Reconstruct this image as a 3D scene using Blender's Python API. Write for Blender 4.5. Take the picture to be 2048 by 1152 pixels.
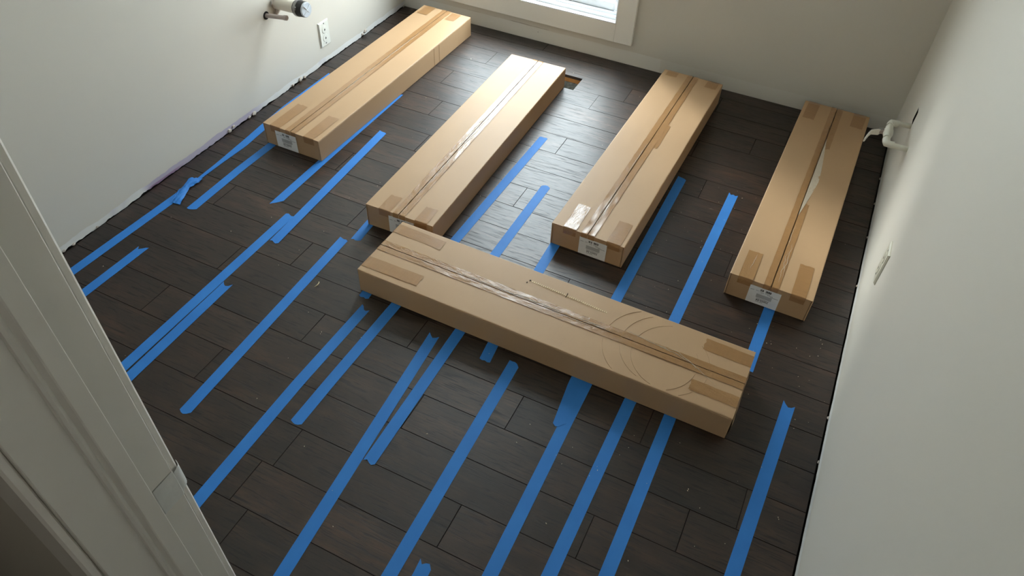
import bpy, math, random
from mathutils import Vector, Matrix, noise
random.seed(7)
D = bpy.data
SC = bpy.context.scene
COL = SC.collection
for o in list(D.objects):
    D.objects.remove(o)

# ------------------------------------------------------------------ camera
cam_d = D.cameras.new('camera')
cam_d.sensor_width = 36.0
cam_d.lens = 1479.545 / 2048 * 36.0
cam_d.clip_start = 0.02
cam = D.objects.new('camera', cam_d)
COL.objects.link(cam)
R3 = Matrix(((0.899134, -0.332794, 0.284265), (0.436233, 0.628762, -0.643707), (0.035487, 0.702785, 0.710517)))
cam.matrix_world = Matrix.Translation((2.10, 0.0, 1.735)) @ R3.to_4x4()
SC.camera = cam

# ------------------------------------------------------------------ world, sun, exposure
SC.view_settings.view_transform = 'Standard'
SC.view_settings.look = 'None'
SC.view_settings.gamma = 1.0
SC.view_settings.use_curve_mapping = False
SC.view_settings.exposure = 0.14
SKY = 15.5
w = D.worlds.new('sky')
SC.world = w
w.use_nodes = True
nt = w.node_tree
nt.nodes.clear()
tc = nt.nodes.new('ShaderNodeTexCoord')
sep = nt.nodes.new('ShaderNodeSeparateXYZ')
ramp = nt.nodes.new('ShaderNodeValToRGB')
bg = nt.nodes.new('ShaderNodeBackground')
out = nt.nodes.new('ShaderNodeOutputWorld')
nt.links.new(tc.outputs['Generated'], sep.inputs[0])
nt.links.new(sep.outputs['Z'], ramp.inputs['Fac'])
nt.links.new(ramp.outputs['Color'], bg.inputs['Color'])
nt.links.new(bg.outputs[0], out.inputs[0])
e = ramp.color_ramp.elements
e[0].position = 0.0; e[0].color = (0.66, 0.71, 0.76, 1)
e[1].position = 1.0; e[1].color = (1.45, 1.52, 1.6, 1)
k = e.new(0.5); k.color = (0.86, 0.93, 1.0, 1)
bg.inputs['Strength'].default_value = SKY
sun_d = D.lights.new('hazy_sun', 'SUN')
sun_d.energy = 3.2
sun_d.angle = math.radians(11)
sun_d.color = (1.0, 0.985, 0.96)
sun = D.objects.new('hazy_sun', sun_d)
sun.rotation_euler = Vector((1.22, -0.88, -1.0)).to_track_quat('-Z', 'Y').to_euler()
COL.objects.link(sun)
# the window opening as a sampling portal for the daylight (it gives off no light of its own)
por_d = D.lights.new('window_portal', 'AREA')
por_d.shape = 'RECTANGLE'
por_d.size = 0.96
por_d.size_y = 1.76
por_d.cycles.is_portal = True
por = D.objects.new('window_portal', por_d)
por.location = (0.70, 3.36, 1.04)
por.rotation_euler = (math.radians(-90), 0, 0)
COL.objects.link(por)
SC.cycles.use_denoising = True
SC.cycles.max_bounces = 8
SC.cycles.diffuse_bounces = 5
SC.cycles.adaptive_threshold = 0.04
SC.cycles.glossy_bounces = 3
SC.cycles.transparent_max_bounces = 12
SC.cycles.sample_clamp_indirect = 12.0


# ------------------------------------------------------------------ helpers
def lin(c):
    return tuple((v / 255 / 12.92) if v / 255 <= 0.04045 else ((v / 255 + 0.055) / 1.055) ** 2.4 for v in c)


class NB:
    """small node-building helper around one material"""
    def __init__(self, name):
        self.m = D.materials.new(name)
        self.m.use_nodes = True
        self.t = self.m.node_tree
        self.t.nodes.clear()
        self.out = self.n('ShaderNodeOutputMaterial')

    def n(self, typ, **kw):
        nd = self.t.nodes.new(typ)
        for k_, v_ in kw.items():
            setattr(nd, k_, v_)
        return nd

    def l(self, a, b):
        self.t.links.new(a, b)

    def put(self, sock, v):
        if hasattr(v, 'is_linked'):
            self.l(v, sock)
        else:
            sock.default_value = v

    def math(self, op, a, b=0.0, c=None, clamp=False):
        nd = self.n('ShaderNodeMath', operation=op, use_clamp=clamp)
        self.put(nd.inputs[0], a)
        self.put(nd.inputs[1], b)
        if c is not None:
            self.put(nd.inputs[2], c)
        return nd.outputs[0]

    def mix(self, f, a, b, blend='MIX'):
        nd = self.n('ShaderNodeMix', data_type='RGBA', blend_type=blend)
        self.put(nd.inputs[0], f)
        self.put(nd.inputs[6], (*a, 1) if isinstance(a, tuple) and len(a) == 3 else a)
        self.put(nd.inputs[7], (*b, 1) if isinstance(b, tuple) and len(b) == 3 else b)
        return nd.outputs[2]

    def noise(self, vec, scale, detail=4, rough=0.55, dist=0.0):
        nd = self.n('ShaderNodeTexNoise')
        self.l(vec, nd.inputs['Vector'])
        nd.inputs['Scale'].default_value = scale
        nd.inputs['Detail'].default_value = detail
        nd.inputs['Roughness'].default_value = rough
        nd.inputs['Distortion'].default_value = dist
        return nd.outputs['Fac']

    def scale(self, vec, s, off=(0, 0, 0)):
        nd = self.n('ShaderNodeMapping')
        self.l(vec, nd.inputs['Vector'])
        nd.inputs['Scale'].default_value = s
        nd.inputs['Location'].default_value = off
        return nd.outputs[0]

    def ramp(self, f, stops):
        nd = self.n('ShaderNodeValToRGB')
        self.l(f, nd.inputs[0])
        el = nd.color_ramp.elements
        while len(el) < len(stops):
            el.new(0.5)
        for q, (p_, c_) in zip(el, stops):
            q.position = p_
            q.color = (*c_, 1) if isinstance(c_, tuple) else (c_, c_, c_, 1)
        return nd.outputs[0]

    def smooth(self, v, lo, hi):
        nd = self.n('ShaderNodeMapRange', interpolation_type='SMOOTHSTEP')
        self.l(v, nd.inputs[0])
        nd.inputs[1].default_value = lo
        nd.inputs[2].default_value = hi
        return nd.outputs[0]

    def bsdf(self, col, rough=0.5, bump=None, strength=0.2, dist=0.002, **kw):
        p_ = self.n('ShaderNodeBsdfPrincipled')
        self.put(p_.inputs['Base Color'], (*col, 1) if isinstance(col, tuple) else col)
        self.put(p_.inputs['Roughness'], rough)
        for k_, v_ in kw.items():
            self.put(p_.inputs[k_.replace('_', ' ')], v_)
        if bump is not None:
            b_ = self.n('ShaderNodeBump')
            b_.inputs['Strength'].default_value = strength
            b_.inputs['Distance'].default_value = dist
            self.l(bump, b_.inputs['Height'])
            self.l(b_.outputs[0], p_.inputs['Normal'])
        self.l(p_.outputs[0], self.out.inputs[0])
        return p_

    def obj(self):
        return self.n('ShaderNodeTexCoord').outputs['Object']

    def pos(self):
        return self.n('ShaderNodeNewGeometry').outputs['Position']

    def rnd(self):
        return self.n('ShaderNodeObjectInfo').outputs['Random']


def plain(name, col, rough=0.5, noise_amt=0.08, noise_scale=30.0, bump=0.1, **kw):
    b = NB(name)
    v = b.obj()
    f = b.noise(v, noise_scale, 3)
    c = b.mix(f, tuple(x * (1 - noise_amt) for x in col), tuple(min(1, x * (1 + noise_amt)) for x in col))
    b.bsdf(c, rough, f, bump, 0.001, **kw)
    return b.m


class MB:
    """collects geometry and links it as one mesh object"""
    def __init__(self):
        self.v = []
        self.f = []
        self.mi = []
        self.smooth = []

    def add(self, verts, faces, mi=0, smooth=False):
        n0 = len(self.v)
        self.v += [tuple(q) for q in verts]
        for fc in faces:
            self.f.append([n0 + i for i in fc])
            self.mi.append(mi)
            self.smooth.append(smooth)
        return self

    def box(self, x0, x1, y0, y1, z0, z1, mi=0):
        vs = [(x, y, z) for z in (z0, z1) for y in (y0, y1) for x in (x0, x1)]
        return self.add(vs, [(0, 2, 3, 1), (4, 5, 7, 6), (0, 1, 5, 4), (2, 6, 7, 3), (0, 4, 6, 2), (1, 3, 7, 5)], mi)

    def cbox(self, x0, x1, y0, y1, z0, z1, c=0.002, mi=0):
        """box with chamfered vertical and top edges"""
        def ring(i, z):
            a, b_ = x0 + i, x1 - i
            c0, d0 = y0 + i, y1 - i
            return [(a + c, c0, z), (b_ - c, c0, z), (b_, c0 + c, z), (b_, d0 - c, z), (b_ - c, d0, z), (a + c, d0, z), (a, d0 - c, z), (a, c0 + c, z)]
        rs = ring(c * .6, z0) + ring(0, z0 + c * .6) + ring(0, z1 - c) + ring(c, z1)
        fs = [tuple(reversed(range(8))), tuple(range(24, 32))]
        for r in range(3):
            for i in range(8):
                j = (i + 1) % 8
                fs.append((r * 8 + i, r * 8 + j, r * 8 + 8 + j, r * 8 + 8 + i))
        return self.add(rs, fs, mi)

    def tube(self, pts, radii, seg=16, mi=0, cap=True, smooth=True):
        pts = [Vector(q) for q in pts]
        if not isinstance(radii, (list, tuple)):
            radii = [radii] * len(pts)
        up = Vector((0, 0, 1))
        rings = []
        for i, q in enumerate(pts):
            a = pts[max(0, i - 1)]
            b_ = pts[min(len(pts) - 1, i + 1)]
            d = (b_ - a)
            if d.length < 1e-9:
                d = Vector((1, 0, 0)) if i == 0 else pts[i] - pts[0]
            d.normalize()
            s = d.cross(up)
            if s.length < 0.05:
                s = d.cross(Vector((0, 1, 0)))
            s.normalize()
            t = s.cross(d)
            rings.append([q + (s * math.cos(2 * math.pi * k_ / seg) + t * math.sin(2 * math.pi * k_ / seg)) * radii[i] for k_ in range(seg)])
        vs = [x for r in rings for x in r]
        fs = []
        for i in range(len(pts) - 1):
            for k_ in range(seg):
                j = (k_ + 1) % seg
                fs.append((i * seg + k_, i * seg + j, (i + 1) * seg + j, (i + 1) * seg + k_))
        self.add(vs, fs, mi, smooth)
        if cap:
            n = len(pts)
            self.add(rings[0], [tuple(reversed(range(seg)))], mi)
            self.add(rings[-1], [tuple(range(seg))], mi)
        return self

    def lathe(self, p0, axis, prof, seg=24, mi=0):
        """prof: list of (distance along axis, radius)"""
        p0 = Vector(p0)
        ax = Vector(axis).normalized()
        s = ax.cross(Vector((0, 0, 1)))
        if s.length < 0.05:
            s = ax.cross(Vector((0, 1, 0)))
        s.normalize()
        t = s.cross(ax)
        vs = []
        for d, r in prof:
            vs += [p0 + ax * d + (s * math.cos(2 * math.pi * k_ / seg) + t * math.sin(2 * math.pi * k_ / seg)) * max(r, 1e-5) for k_ in range(seg)]
        fs = []
        for i in range(len(prof) - 1):
            for k_ in range(seg):
                j = (k_ + 1) % seg
                fs.append((i * seg + k_, i * seg + j, (i + 1) * seg + j, (i + 1) * seg + k_))
        return self.add(vs, fs, mi)

    def grid(self, fn, nu, nv, mi=0, smooth=True):
        vs = [fn(i / nu, j / nv) for i in range(nu + 1) for j in range(nv + 1)]
        fs = [(i * (nv + 1) + j, (i + 1) * (nv + 1) + j, (i + 1) * (nv + 1) + j + 1, i * (nv + 1) + j + 1) for i in range(nu) for j in range(nv)]
        return self.add(vs, fs, mi, smooth)

    def build(self, name, mats, parent=None, loc=None):
        me = D.meshes.new(name)
        me.from_pydata(self.v, [], self.f)
        for m in (mats if isinstance(mats, (list, tuple)) else [mats]):
            me.materials.append(m)
        me.polygons.foreach_set('material_index', self.mi)
        me.polygons.foreach_set('use_smooth', self.smooth)
        me.update()
        o = D.objects.new(name, me)
        COL.objects.link(o)
        if parent is not None:
            o.parent = parent
        if loc is not None:
            o.location = loc
        return o


def empty(name, loc=(0, 0, 0), rz=0.0):
    o = D.objects.new(name, None)
    o.empty_display_size = 0.05
    COL.objects.link(o)
    o.location = loc
    o.rotation_euler = (0, 0, rz)
    return o


def tag(o, label=None, cat=None, group=None, kind=None):
    if label: o['label'] = label
    if cat: o['category'] = cat
    if group: o['group'] = group
    if kind: o['kind'] = kind
    return o


XR, YB, ZC = 2.437, 3.182, 2.44          # room: x 0..XR, window wall at YB, ceiling ZC

# ------------------------------------------------------------------ materials
PAINT = lin((212, 207, 197))
PRIMER = lin((226, 226, 224))


def wall_paint(name, axis, strip, amp, prim, lilac=False, crack=None, xmax=None):
    b = NB(name)
    ps = b.pos()
    s = b.n('ShaderNodeSeparateXYZ')
    b.l(ps, s.inputs[0])
    along, z = s.outputs[axis], s.outputs[2]
    tone = b.noise(ps, 1.3, 3)
    col = b.mix(tone, tuple(q * 0.97 for q in PAINT), tuple(q * 1.02 for q in PAINT))
    rag = b.noise(b.scale(ps, (1, 1, 0)), 7.0, 5, 0.6)
    h = b.math('MULTIPLY_ADD', rag, amp, strip - amp * 0.5)
    m = b.smooth(b.math('SUBTRACT', h, z), -0.001, 0.001)
    pc = prim
    if lilac:
        li = b.noise(b.scale(ps, (1, 1, 0.4)), 5.0, 3)
        rng = b.math('MULTIPLY', b.smooth(along, 1.36, 1.42), b.math('SUBTRACT', 1.0, b.smooth(along, 1.95, 2.1)))
        rng = b.math('MAXIMUM', rng, b.math('MULTIPLY', b.smooth(li, 0.55, 0.65), 0.5))
        pc = b.mix(b.math('MULTIPLY', rng, 0.85), prim, lin((178, 168, 192)))
        deep = b.math('MULTIPLY', b.math('MULTIPLY', b.smooth(along, 1.38, 1.42), b.math('SUBTRACT', 1.0, b.smooth(along, 1.52, 1.6))),
                      b.math('SUBTRACT', 1.0, b.smooth(z, 0.008, 0.014)))
        pc = b.mix(b.math('MULTIPLY', deep, 0.8), pc, lin((150, 112, 150)))
    if xmax:
        m = b.math('MULTIPLY', m, b.math('SUBTRACT', 1.0, b.math('MULTIPLY', b.smooth(b.math('ADD', along, b.math('MULTIPLY', rag, 0.15)), xmax, xmax + 0.012), 0.6)))
    col = b.mix(m, col, pc)
    if crack:
        cn = b.noise(b.scale(ps, (1, 1, 0)), 26.0, 4)
        cz = b.math('ABSOLUTE', b.math('SUBTRACT', z, b.math('MULTIPLY_ADD', cn, 0.006, crack - 0.003)))
        on = b.math('MULTIPLY', b.smooth(b.noise(b.scale(ps, (1, 1, 0)), 5.5, 2), 0.5, 0.62), b.math('SUBTRACT', 1.0, b.smooth(along, 1.30, 1.34)))
        line = b.math('MULTIPLY', b.math('SUBTRACT', 1.0, b.smooth(cz, 0.0006, 0.0016)), on)
        col = b.mix(b.math('MULTIPLY', line, 0.75), col, lin((95, 80, 68)))
    # small nail holes and scuffs low down
    vor = b.n('ShaderNodeTexVoronoi')
    b.l(ps, vor.inputs['Vector'])
    vor.inputs['Scale'].default_value = 13.0
    dot = b.math('MULTIPLY', b.math('SUBTRACT', 1.0, b.smooth(vor.outputs['Distance'], 0.02, 0.035)), b.math('SUBTRACT', 1.0, b.smooth(z, 0.05, 0.12)))
    col = b.mix(b.math('MULTIPLY', dot, 0.7), col, lin((80, 68, 60)))
    bump = b.noise(ps, 260.0, 2)
    b.bsdf(col, 0.55, bump, 0.06, 0.0008)
    return b.m


M_wl = wall_paint('paint_wall_left', 1, 0.026, 0.030, PRIMER, lilac=True)
M_wr = wall_paint('paint_wall_right', 1, 0.030, 0.020, PRIMER)
M_wb = wall_paint('paint_wall_back', 0, 0.064, 0.010, lin((222, 220, 214)), crack=0.066, xmax=1.46)
M_wf = wall_paint('paint_wall_front', 0, 0.02, 0.01, PRIMER)
M_ceil = plain('ceiling_white', lin((206, 204, 198)), 0.7, 0.02, 8, 0.05)
M_trim = plain('trim_white', lin((238, 235, 229)), 0.38, 0.015, 14, 0.05)
M_jamb = plain('jamb_white', lin((226, 224, 218)), 0.42, 0.02, 12, 0.06)
M_strike = plain('painted_strike', lin((222, 224, 222)), 0.45, 0.10, 60, 0.35)
M_vinyl = plain('vinyl_white', lin((236, 239, 242)), 0.3, 0.01, 10, 0.02)
M_seal = plain('weather_seal', lin((60, 62, 64)), 0.6)
M_gap_shade = plain('painted_gap_shade', lin((30, 24, 20)), 0.9)  # near-black colour that paints the shade inside gaps and holes
M_plaster = plain('broken_plaster', lin((196, 186, 176)), 0.85, 0.35, 90, 0.8)
M_subfloor = plain('plywood_edge', lin((176, 128, 74)), 0.7, 0.3, 40, 0.3)
M_ext = plain('exterior_ground', lin((215, 214, 210)), 0.9, 0.1, 3, 0.1)

b = NB('galvanised_duct')
v = b.obj()
vo = b.n('ShaderNodeTexVoronoi')
b.l(v, vo.inputs['Vector']); vo.inputs['Scale'].default_value = 90
f = b.noise(v, 60, 4)
b.bsdf(b.mix(b.math('MULTIPLY', f, vo.outputs['Color']), lin((120, 122, 118)), lin((205, 210, 206))), 0.42, f, 0.4, 0.002, Metallic=0.6)
M_duct = b.m

b = NB('window_glass')
tr = b.n('ShaderNodeBsdfTransparent'); gl = b.n('ShaderNodeBsdfGlossy'); mx = b.n('ShaderNodeMixShader'); fr = b.n('ShaderNodeLayerWeight')
tr.inputs[0].default_value = (0.93, 0.96, 0.95, 1)
gl.inputs['Roughness'].default_value = 0.02
fr.inputs[0].default_value = 0.5
fac = b.math('MULTIPLY_ADD', b.math('POWER', fr.outputs['Facing'], 5.0), 0.96, 0.04)
b.l(fac, mx.inputs[0]); b.l(tr.outputs[0], mx.inputs[1]); b.l(gl.outputs[0], mx.inputs[2]); b.l(mx.outputs[0], b.out.inputs[0])
M_glass = b.m

# dark stained plank flooring
b = NB('dark_oak_plank')
v0 = b.obj()
rn = b.rnd()
off = b.n('ShaderNodeCombineXYZ')
b.l(b.math('MULTIPLY', rn, 61.0), off.inputs[0]); b.l(b.math('MULTIPLY', rn, 23.0), off.inputs[1]); b.l(b.math('MULTIPLY', rn, 7.0), off.inputs[2])
va = b.n('ShaderNodeVectorMath', operation='ADD')
b.l(v0, va.inputs[0]); b.l(off.outputs[0], va.inputs[1])
v = va.outputs[0]
big = b.noise(b.scale(v, (1.6, 7.0, 1)), 2.2, 5, 0.6, 0.9)
grain = b.noise(b.scale(v, (3.2, 42.0, 1)), 3.0, 6, 0.62, 0.5)
streak = b.noise(b.scale(v, (5.0, 75.0, 1)), 2.4, 3, 0.5, 0.8)
swirl = b.noise(b.scale(v, (2.4, 9.0, 1)), 3.2, 6, 0.6, 2.6)
col = b.ramp(big, [(0.28, lin((34, 23, 16))), (0.5, lin((50, 34, 24))), (0.74, lin((73, 50, 34)))])
col = b.mix(b.math('MULTIPLY', b.smooth(grain, 0.40, 0.66), 0.55), col, lin((36, 28, 24)))
col = b.mix(b.math('MULTIPLY', b.smooth(streak, 0.54, 0.65), 0.8), col, lin((22, 17, 15)))
ring = b.math('SUBTRACT', 1.0, b.smooth(b.math('ABSOLUTE', b.math('SUBTRACT', swirl, 0.56)), 0.0, 0.014))
col = b.mix(b.math('MULTIPLY', ring, 0.55), col, lin((24, 18, 15)))
val = b.n('ShaderNodeHueSaturation')
b.l(col, val.inputs['Color'])
b.l(b.math('MULTIPLY_ADD', rn, 0.55, 0.72), val.inputs['Value'])
val.inputs['Saturation'].default_value = 0.95
hgt = b.math('ADD', b.math('MULTIPLY', grain, 0.25), b.math('ADD', b.math('MULTIPLY', swirl, 0.5), b.math('MULTIPLY', b.smooth(streak, 0.55, 0.68), -0.35)))
rgh = b.math('ADD', b.math('MULTIPLY_ADD', grain, 0.14, 0.35), b.math('MULTIPLY', b.smooth(streak, 0.54, 0.66), 0.16))
tg = b.n('ShaderNodeTangent', direction_type='UV_MAP', uv_map='grain')
pb = b.bsdf(val.outputs[0], rgh, hgt, 0.22, 0.0016, IOR=1.56, Coat_Weight=0.10, Coat_Roughness=0.26, Anisotropic=0.35)
b.l(tg.outputs[0], pb.inputs['Tangent'])
M_plank = b.m
M_bevel = plain('dark_bevel', lin((32, 25, 20)), 0.8, 0.2, 60, 0.1, Specular_IOR_Level=0.15)


def cardboard(name, col, rough=0.55):
    b = NB(name)
    v = b.obj()
    t = b.noise(v, 3.0, 4)
    fib = b.noise(b.scale(v, (30, 260, 60)), 1.0, 4, 0.6)
    c = b.mix(t, tuple(q * 0.93 for q in col), tuple(q * 1.05 for q in col))
    c = b.mix(b.math('MULTIPLY', b.smooth(fib, 0.55, 0.8), 0.15), c, tuple(q * 0.7 for q in col))
    warp = b.noise(b.scale(v, (9, 5, 5)), 1.0, 3)
    b.bsdf(c, rough, b.math('ADD', b.math('MULTIPLY', fib, 0.06), warp), 0.12, 0.003, IOR=1.45)
    return b.m


M_card = cardboard('kraft_cardboard', lin((182, 149, 113)))
M_cardedge = cardboard('kraft_raw_edge', lin((150, 118, 84)), 0.8)


def packtape(name, col, rough, bscale, bstr):
    b = NB(name)
    v = b.obj()
    n1 = b.noise(b.scale(v, (bscale, bscale * 0.35, bscale)), 1.0, 4, 0.6, 0.6)
    n2 = b.noise(b.scale(v, (bscale * 0.4, bscale * 2.2, 10)), 1.0, 3)
    c = b.mix(n2, tuple(q * 0.88 for q in col), tuple(min(1, q * 1.08) for q in col))
    b.bsdf(c, rough, b.math('ADD', n1, b.math('MULTIPLY', n2, 0.4)), bstr, 0.003, Coat_Weight=0.35, Coat_Roughness=rough * 0.6)
    return b.m


M_ptape = packtape('tan_packing_tape', lin((160, 120, 78)), 0.30, 60, 0.18)
M_ptape_w = packtape('wrinkled_packing_tape', lin((162, 123, 82)), 0.22, 110, 0.55)
M_cleartape = packtape('clear_tape_film', lin((214, 200, 180)), 0.16, 140, 0.7)
M_label = plain('label_paper', lin((236, 236, 236)), 0.5, 0.02, 40, 0.02)
M_ink = plain('black_ink', lin((22, 22, 24)), 0.6)
M_inkgrey = plain('grey_ink', lin((182, 182, 182)), 0.6)

b = NB('blue_masking_tape')
v = b.obj()
crepe = b.noise(b.scale(v, (40, 320, 40)), 1.0, 3)
mot = b.noise(v, 9.0, 3)
c = b.mix(mot, lin((40, 114, 194)), lin((54, 132, 212)))
b.bsdf(c, 0.62, crepe, 0.12, 0.001, IOR=1.4)
M_blue = b.m

M_pvc = plain('pvc_white', lin((216, 210, 198)), 0.4, 0.04, 30, 0.1)
M_pvc_valve = plain('valve_offwhite', lin((212, 210, 198)), 0.45, 0.06, 50, 0.15)
M_rubber = plain('black_rubber', lin((38, 36, 36)), 0.6, 0.1, 60)
M_steel = plain('steel_band', lin((150, 148, 146)), 0.35, 0.1, 60, 0.1, Metallic=0.9)
M_clearcap = plain('translucent_plug', lin((206, 214, 224)), 0.2, 0.03, 20, 0.05)
M_pipe = plain('grey_pipe', lin((178, 164, 158)), 0.4, 0.12, 24, 0.1)
M_plate = plain('ivory_plate', lin((228, 228, 220)), 0.35, 0.01, 20, 0.02)
M_plate2 = plain('almond_plate', lin((208, 204, 188)), 0.35, 0.02, 20, 0.02)
M_shav = plain('pale_shaving', lin((224, 204, 160)), 0.6)
M_crumb = plain('pale_crumbs', lin((210, 196, 172)), 0.7)


# ------------------------------------------------------------------ setting: floor of planks
def rects_minus(x0, x1, y0, y1, h):
    hx0, hx1, hy0, hy1 = h
    if hx0 >= x1 or hx1 <= x0 or hy0 >= y1 or hy1 <= y0:
        return [(x0, x1, y0, y1)]
    o_ = []
    ya, yb = max(y0, hy0), min(y1, hy1)
    if hx0 > x0: o_.append((x0, hx0, y0, y1))
    if hx1 < x1: o_.append((hx1, x1, y0, y1))
    xa, xb = max(x0, hx0), min(x1, hx1)
    if ya > y0: o_.append((xa, xb, y0, ya))
    if yb < y1: o_.append((xa, xb, yb, y1))
    return o_


HOLE = (0.848, 1.102, 2.831, 2.945)
floor_bm = MB()
for r in rects_minus(-0.02, XR + 0.5, -1.35, YB + 0.02, HOLE):
    floor_bm.box(*r, -0.034, -0.013)
floor_o = tag(floor_bm.build('floor', M_gap_shade), 'dark brown hardwood plank floor with a vent cut-out', kind='structure')
JOINTS = {8: [0.648, 1.336, 2.05], 7: [1.221, 0.15, 1.93], 4: [0.636, 1.227, 1.822], 1: [1.223, 0.43, 2.02], 0: [0.52, 1.71],
          -2: [0.75, 1.56], -3: [0.257, 1.40], -5: [1.234, 0.50, 1.98], -6: [0.936, 1.628, 2.28], -7: [1.371, 0.42, 2.16],
          -8: [0.752, 1.946, 1.32], -9: [1.136, 1.632, 2.2], 9: [0.30, 1.72], 10: [0.829, 1.60, 2.23], 5: [0.95, 1.52, 2.18],
          6: [0.55, 1.72], 3: [0.33, 0.86, 1.60, 2.10], 2: [0.72, 1.45, 2.16], -1: [1.02, 1.93], -4: [0.70, 1.50, 2.12]}
GAP, CH = 0.0004, 0.0008
for n in range(-25, 11):
    y0 = 1.829 + 0.1272 * n
    y1 = min(y0 + 0.1272, YB - 0.004)
    if y0 > YB - 0.01:
        continue
    js = sorted(JOINTS.get(n, [random.uniform(0.3, 0.9), random.uniform(1.1, 1.5), random.uniform(1.7, 2.2)]))
    xe = XR - 0.004 if y0 > 0.2 else XR + 0.45
    xs = [0.002 if y0 > 0.2 else 0.2] + js + [xe]
    for i in range(len(xs) - 1):
        x0, x1 = xs[i], xs[i + 1]
        cx, cy = (x0 + x1) / 2, (y0 + y1) / 2
        pm = MB()
        rs = rects_minus(x0 + GAP, x1 - GAP, y0 + GAP, y1 - GAP, HOLE)
        dz = random.uniform(-0.0004, 0.0)
        for (a0, a1, c0, c1) in rs:
            if len(rs) > 1:
                pm.box(a0 - cx, a1 - cx, c0 - cy, c1 - cy, -0.0128, dz)
            else:
                vs = [(a0 - cx, c0 - cy, -0.0128), (a1 - cx, c0 - cy, -0.0128), (a1 - cx, c1 - cy, -0.0128), (a0 - cx, c1 - cy, -0.0128)]
                vs += [(x, y, dz - CH * 0.7) for x, y, _ in vs[:4]]
                vs += [(a0 - cx + CH, c0 - cy + CH, dz), (a1 - cx - CH, c0 - cy + CH, dz), (a1 - cx - CH, c1 - cy - CH, dz), (a0 - cx + CH, c1 - cy - CH, dz)]
                pm.add(vs, [(3, 2, 1, 0), (8, 9, 10, 11)])
                for s_ in (0, 4):
                    for q in range(4):
                        pm.f.append([len(pm.v) - 12 + i_ for i_ in (s_ + q, s_ + (q + 1) % 4, s_ + 4 + (q + 1) % 4, s_ + 4 + q)])
                        pm.mi.append(1)
                        pm.smooth.append(False)
        po = pm.build('plank', [M_plank, M_bevel], floor_o, (cx, cy, 0))
        uvl = po.data.uv_layers.new(name='grain')          # u runs across the brushed grain
        for lp in po.data.loops:
            q = po.data.vertices[lp.vertex_index].co
            uvl.data[lp.index].uv = (q.y, q.x)

h0, h1, h2, h3 = HOLE
for (x0, x1, y0, y1) in ((h0 - .004, h1 + .004, h3, h3 + .004), (h0 - .004, h1 + .004, h2 - .004, h2), (h0 - .004, h0, h2, h3), (h1, h1 + .004, h2, h3)):
    MB().box(x0 + .0006, x1 - .0006, y0 - (.0006 if y0 == h3 else 0), y1 + (.0006 if y1 == h2 else 0), -0.0345, -0.0132).build('subfloor_edge', M_subfloor, floor_o)
# the sheet-metal boot below the floor opening
duct = empty('vent_duct', ((HOLE[0] + HOLE[1]) / 2, (HOLE[2] + HOLE[3]) / 2, -0.2))
tag(duct, 'galvanised metal vent duct in the rectangular floor cut-out', 'vent duct')
hw, hd = (HOLE[1] - HOLE[0]) / 2, (HOLE[3] - HOLE[2]) / 2
m = MB()
for (a0, a1, c0, c1) in ((-hw, -hw + .001, -hd, hd), (hw - .001, hw, -hd, hd), (-hw, hw, -hd, -hd + .001), (-hw, hw, hd - .001, hd)):
    m.box(a0, a1, c0, c1, 0.03, 0.168)
m.build('boot', M_duct, duct)
MB().box(-hw, hw, -hd, hd, 0.028, 0.03).build('boot_bottom', M_duct, duct)
m = MB()
m.box(-hw, hw, hd - .006, hd - .001, 0.150, 0.168)
m.build('flange', M_duct, duct)


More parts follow.
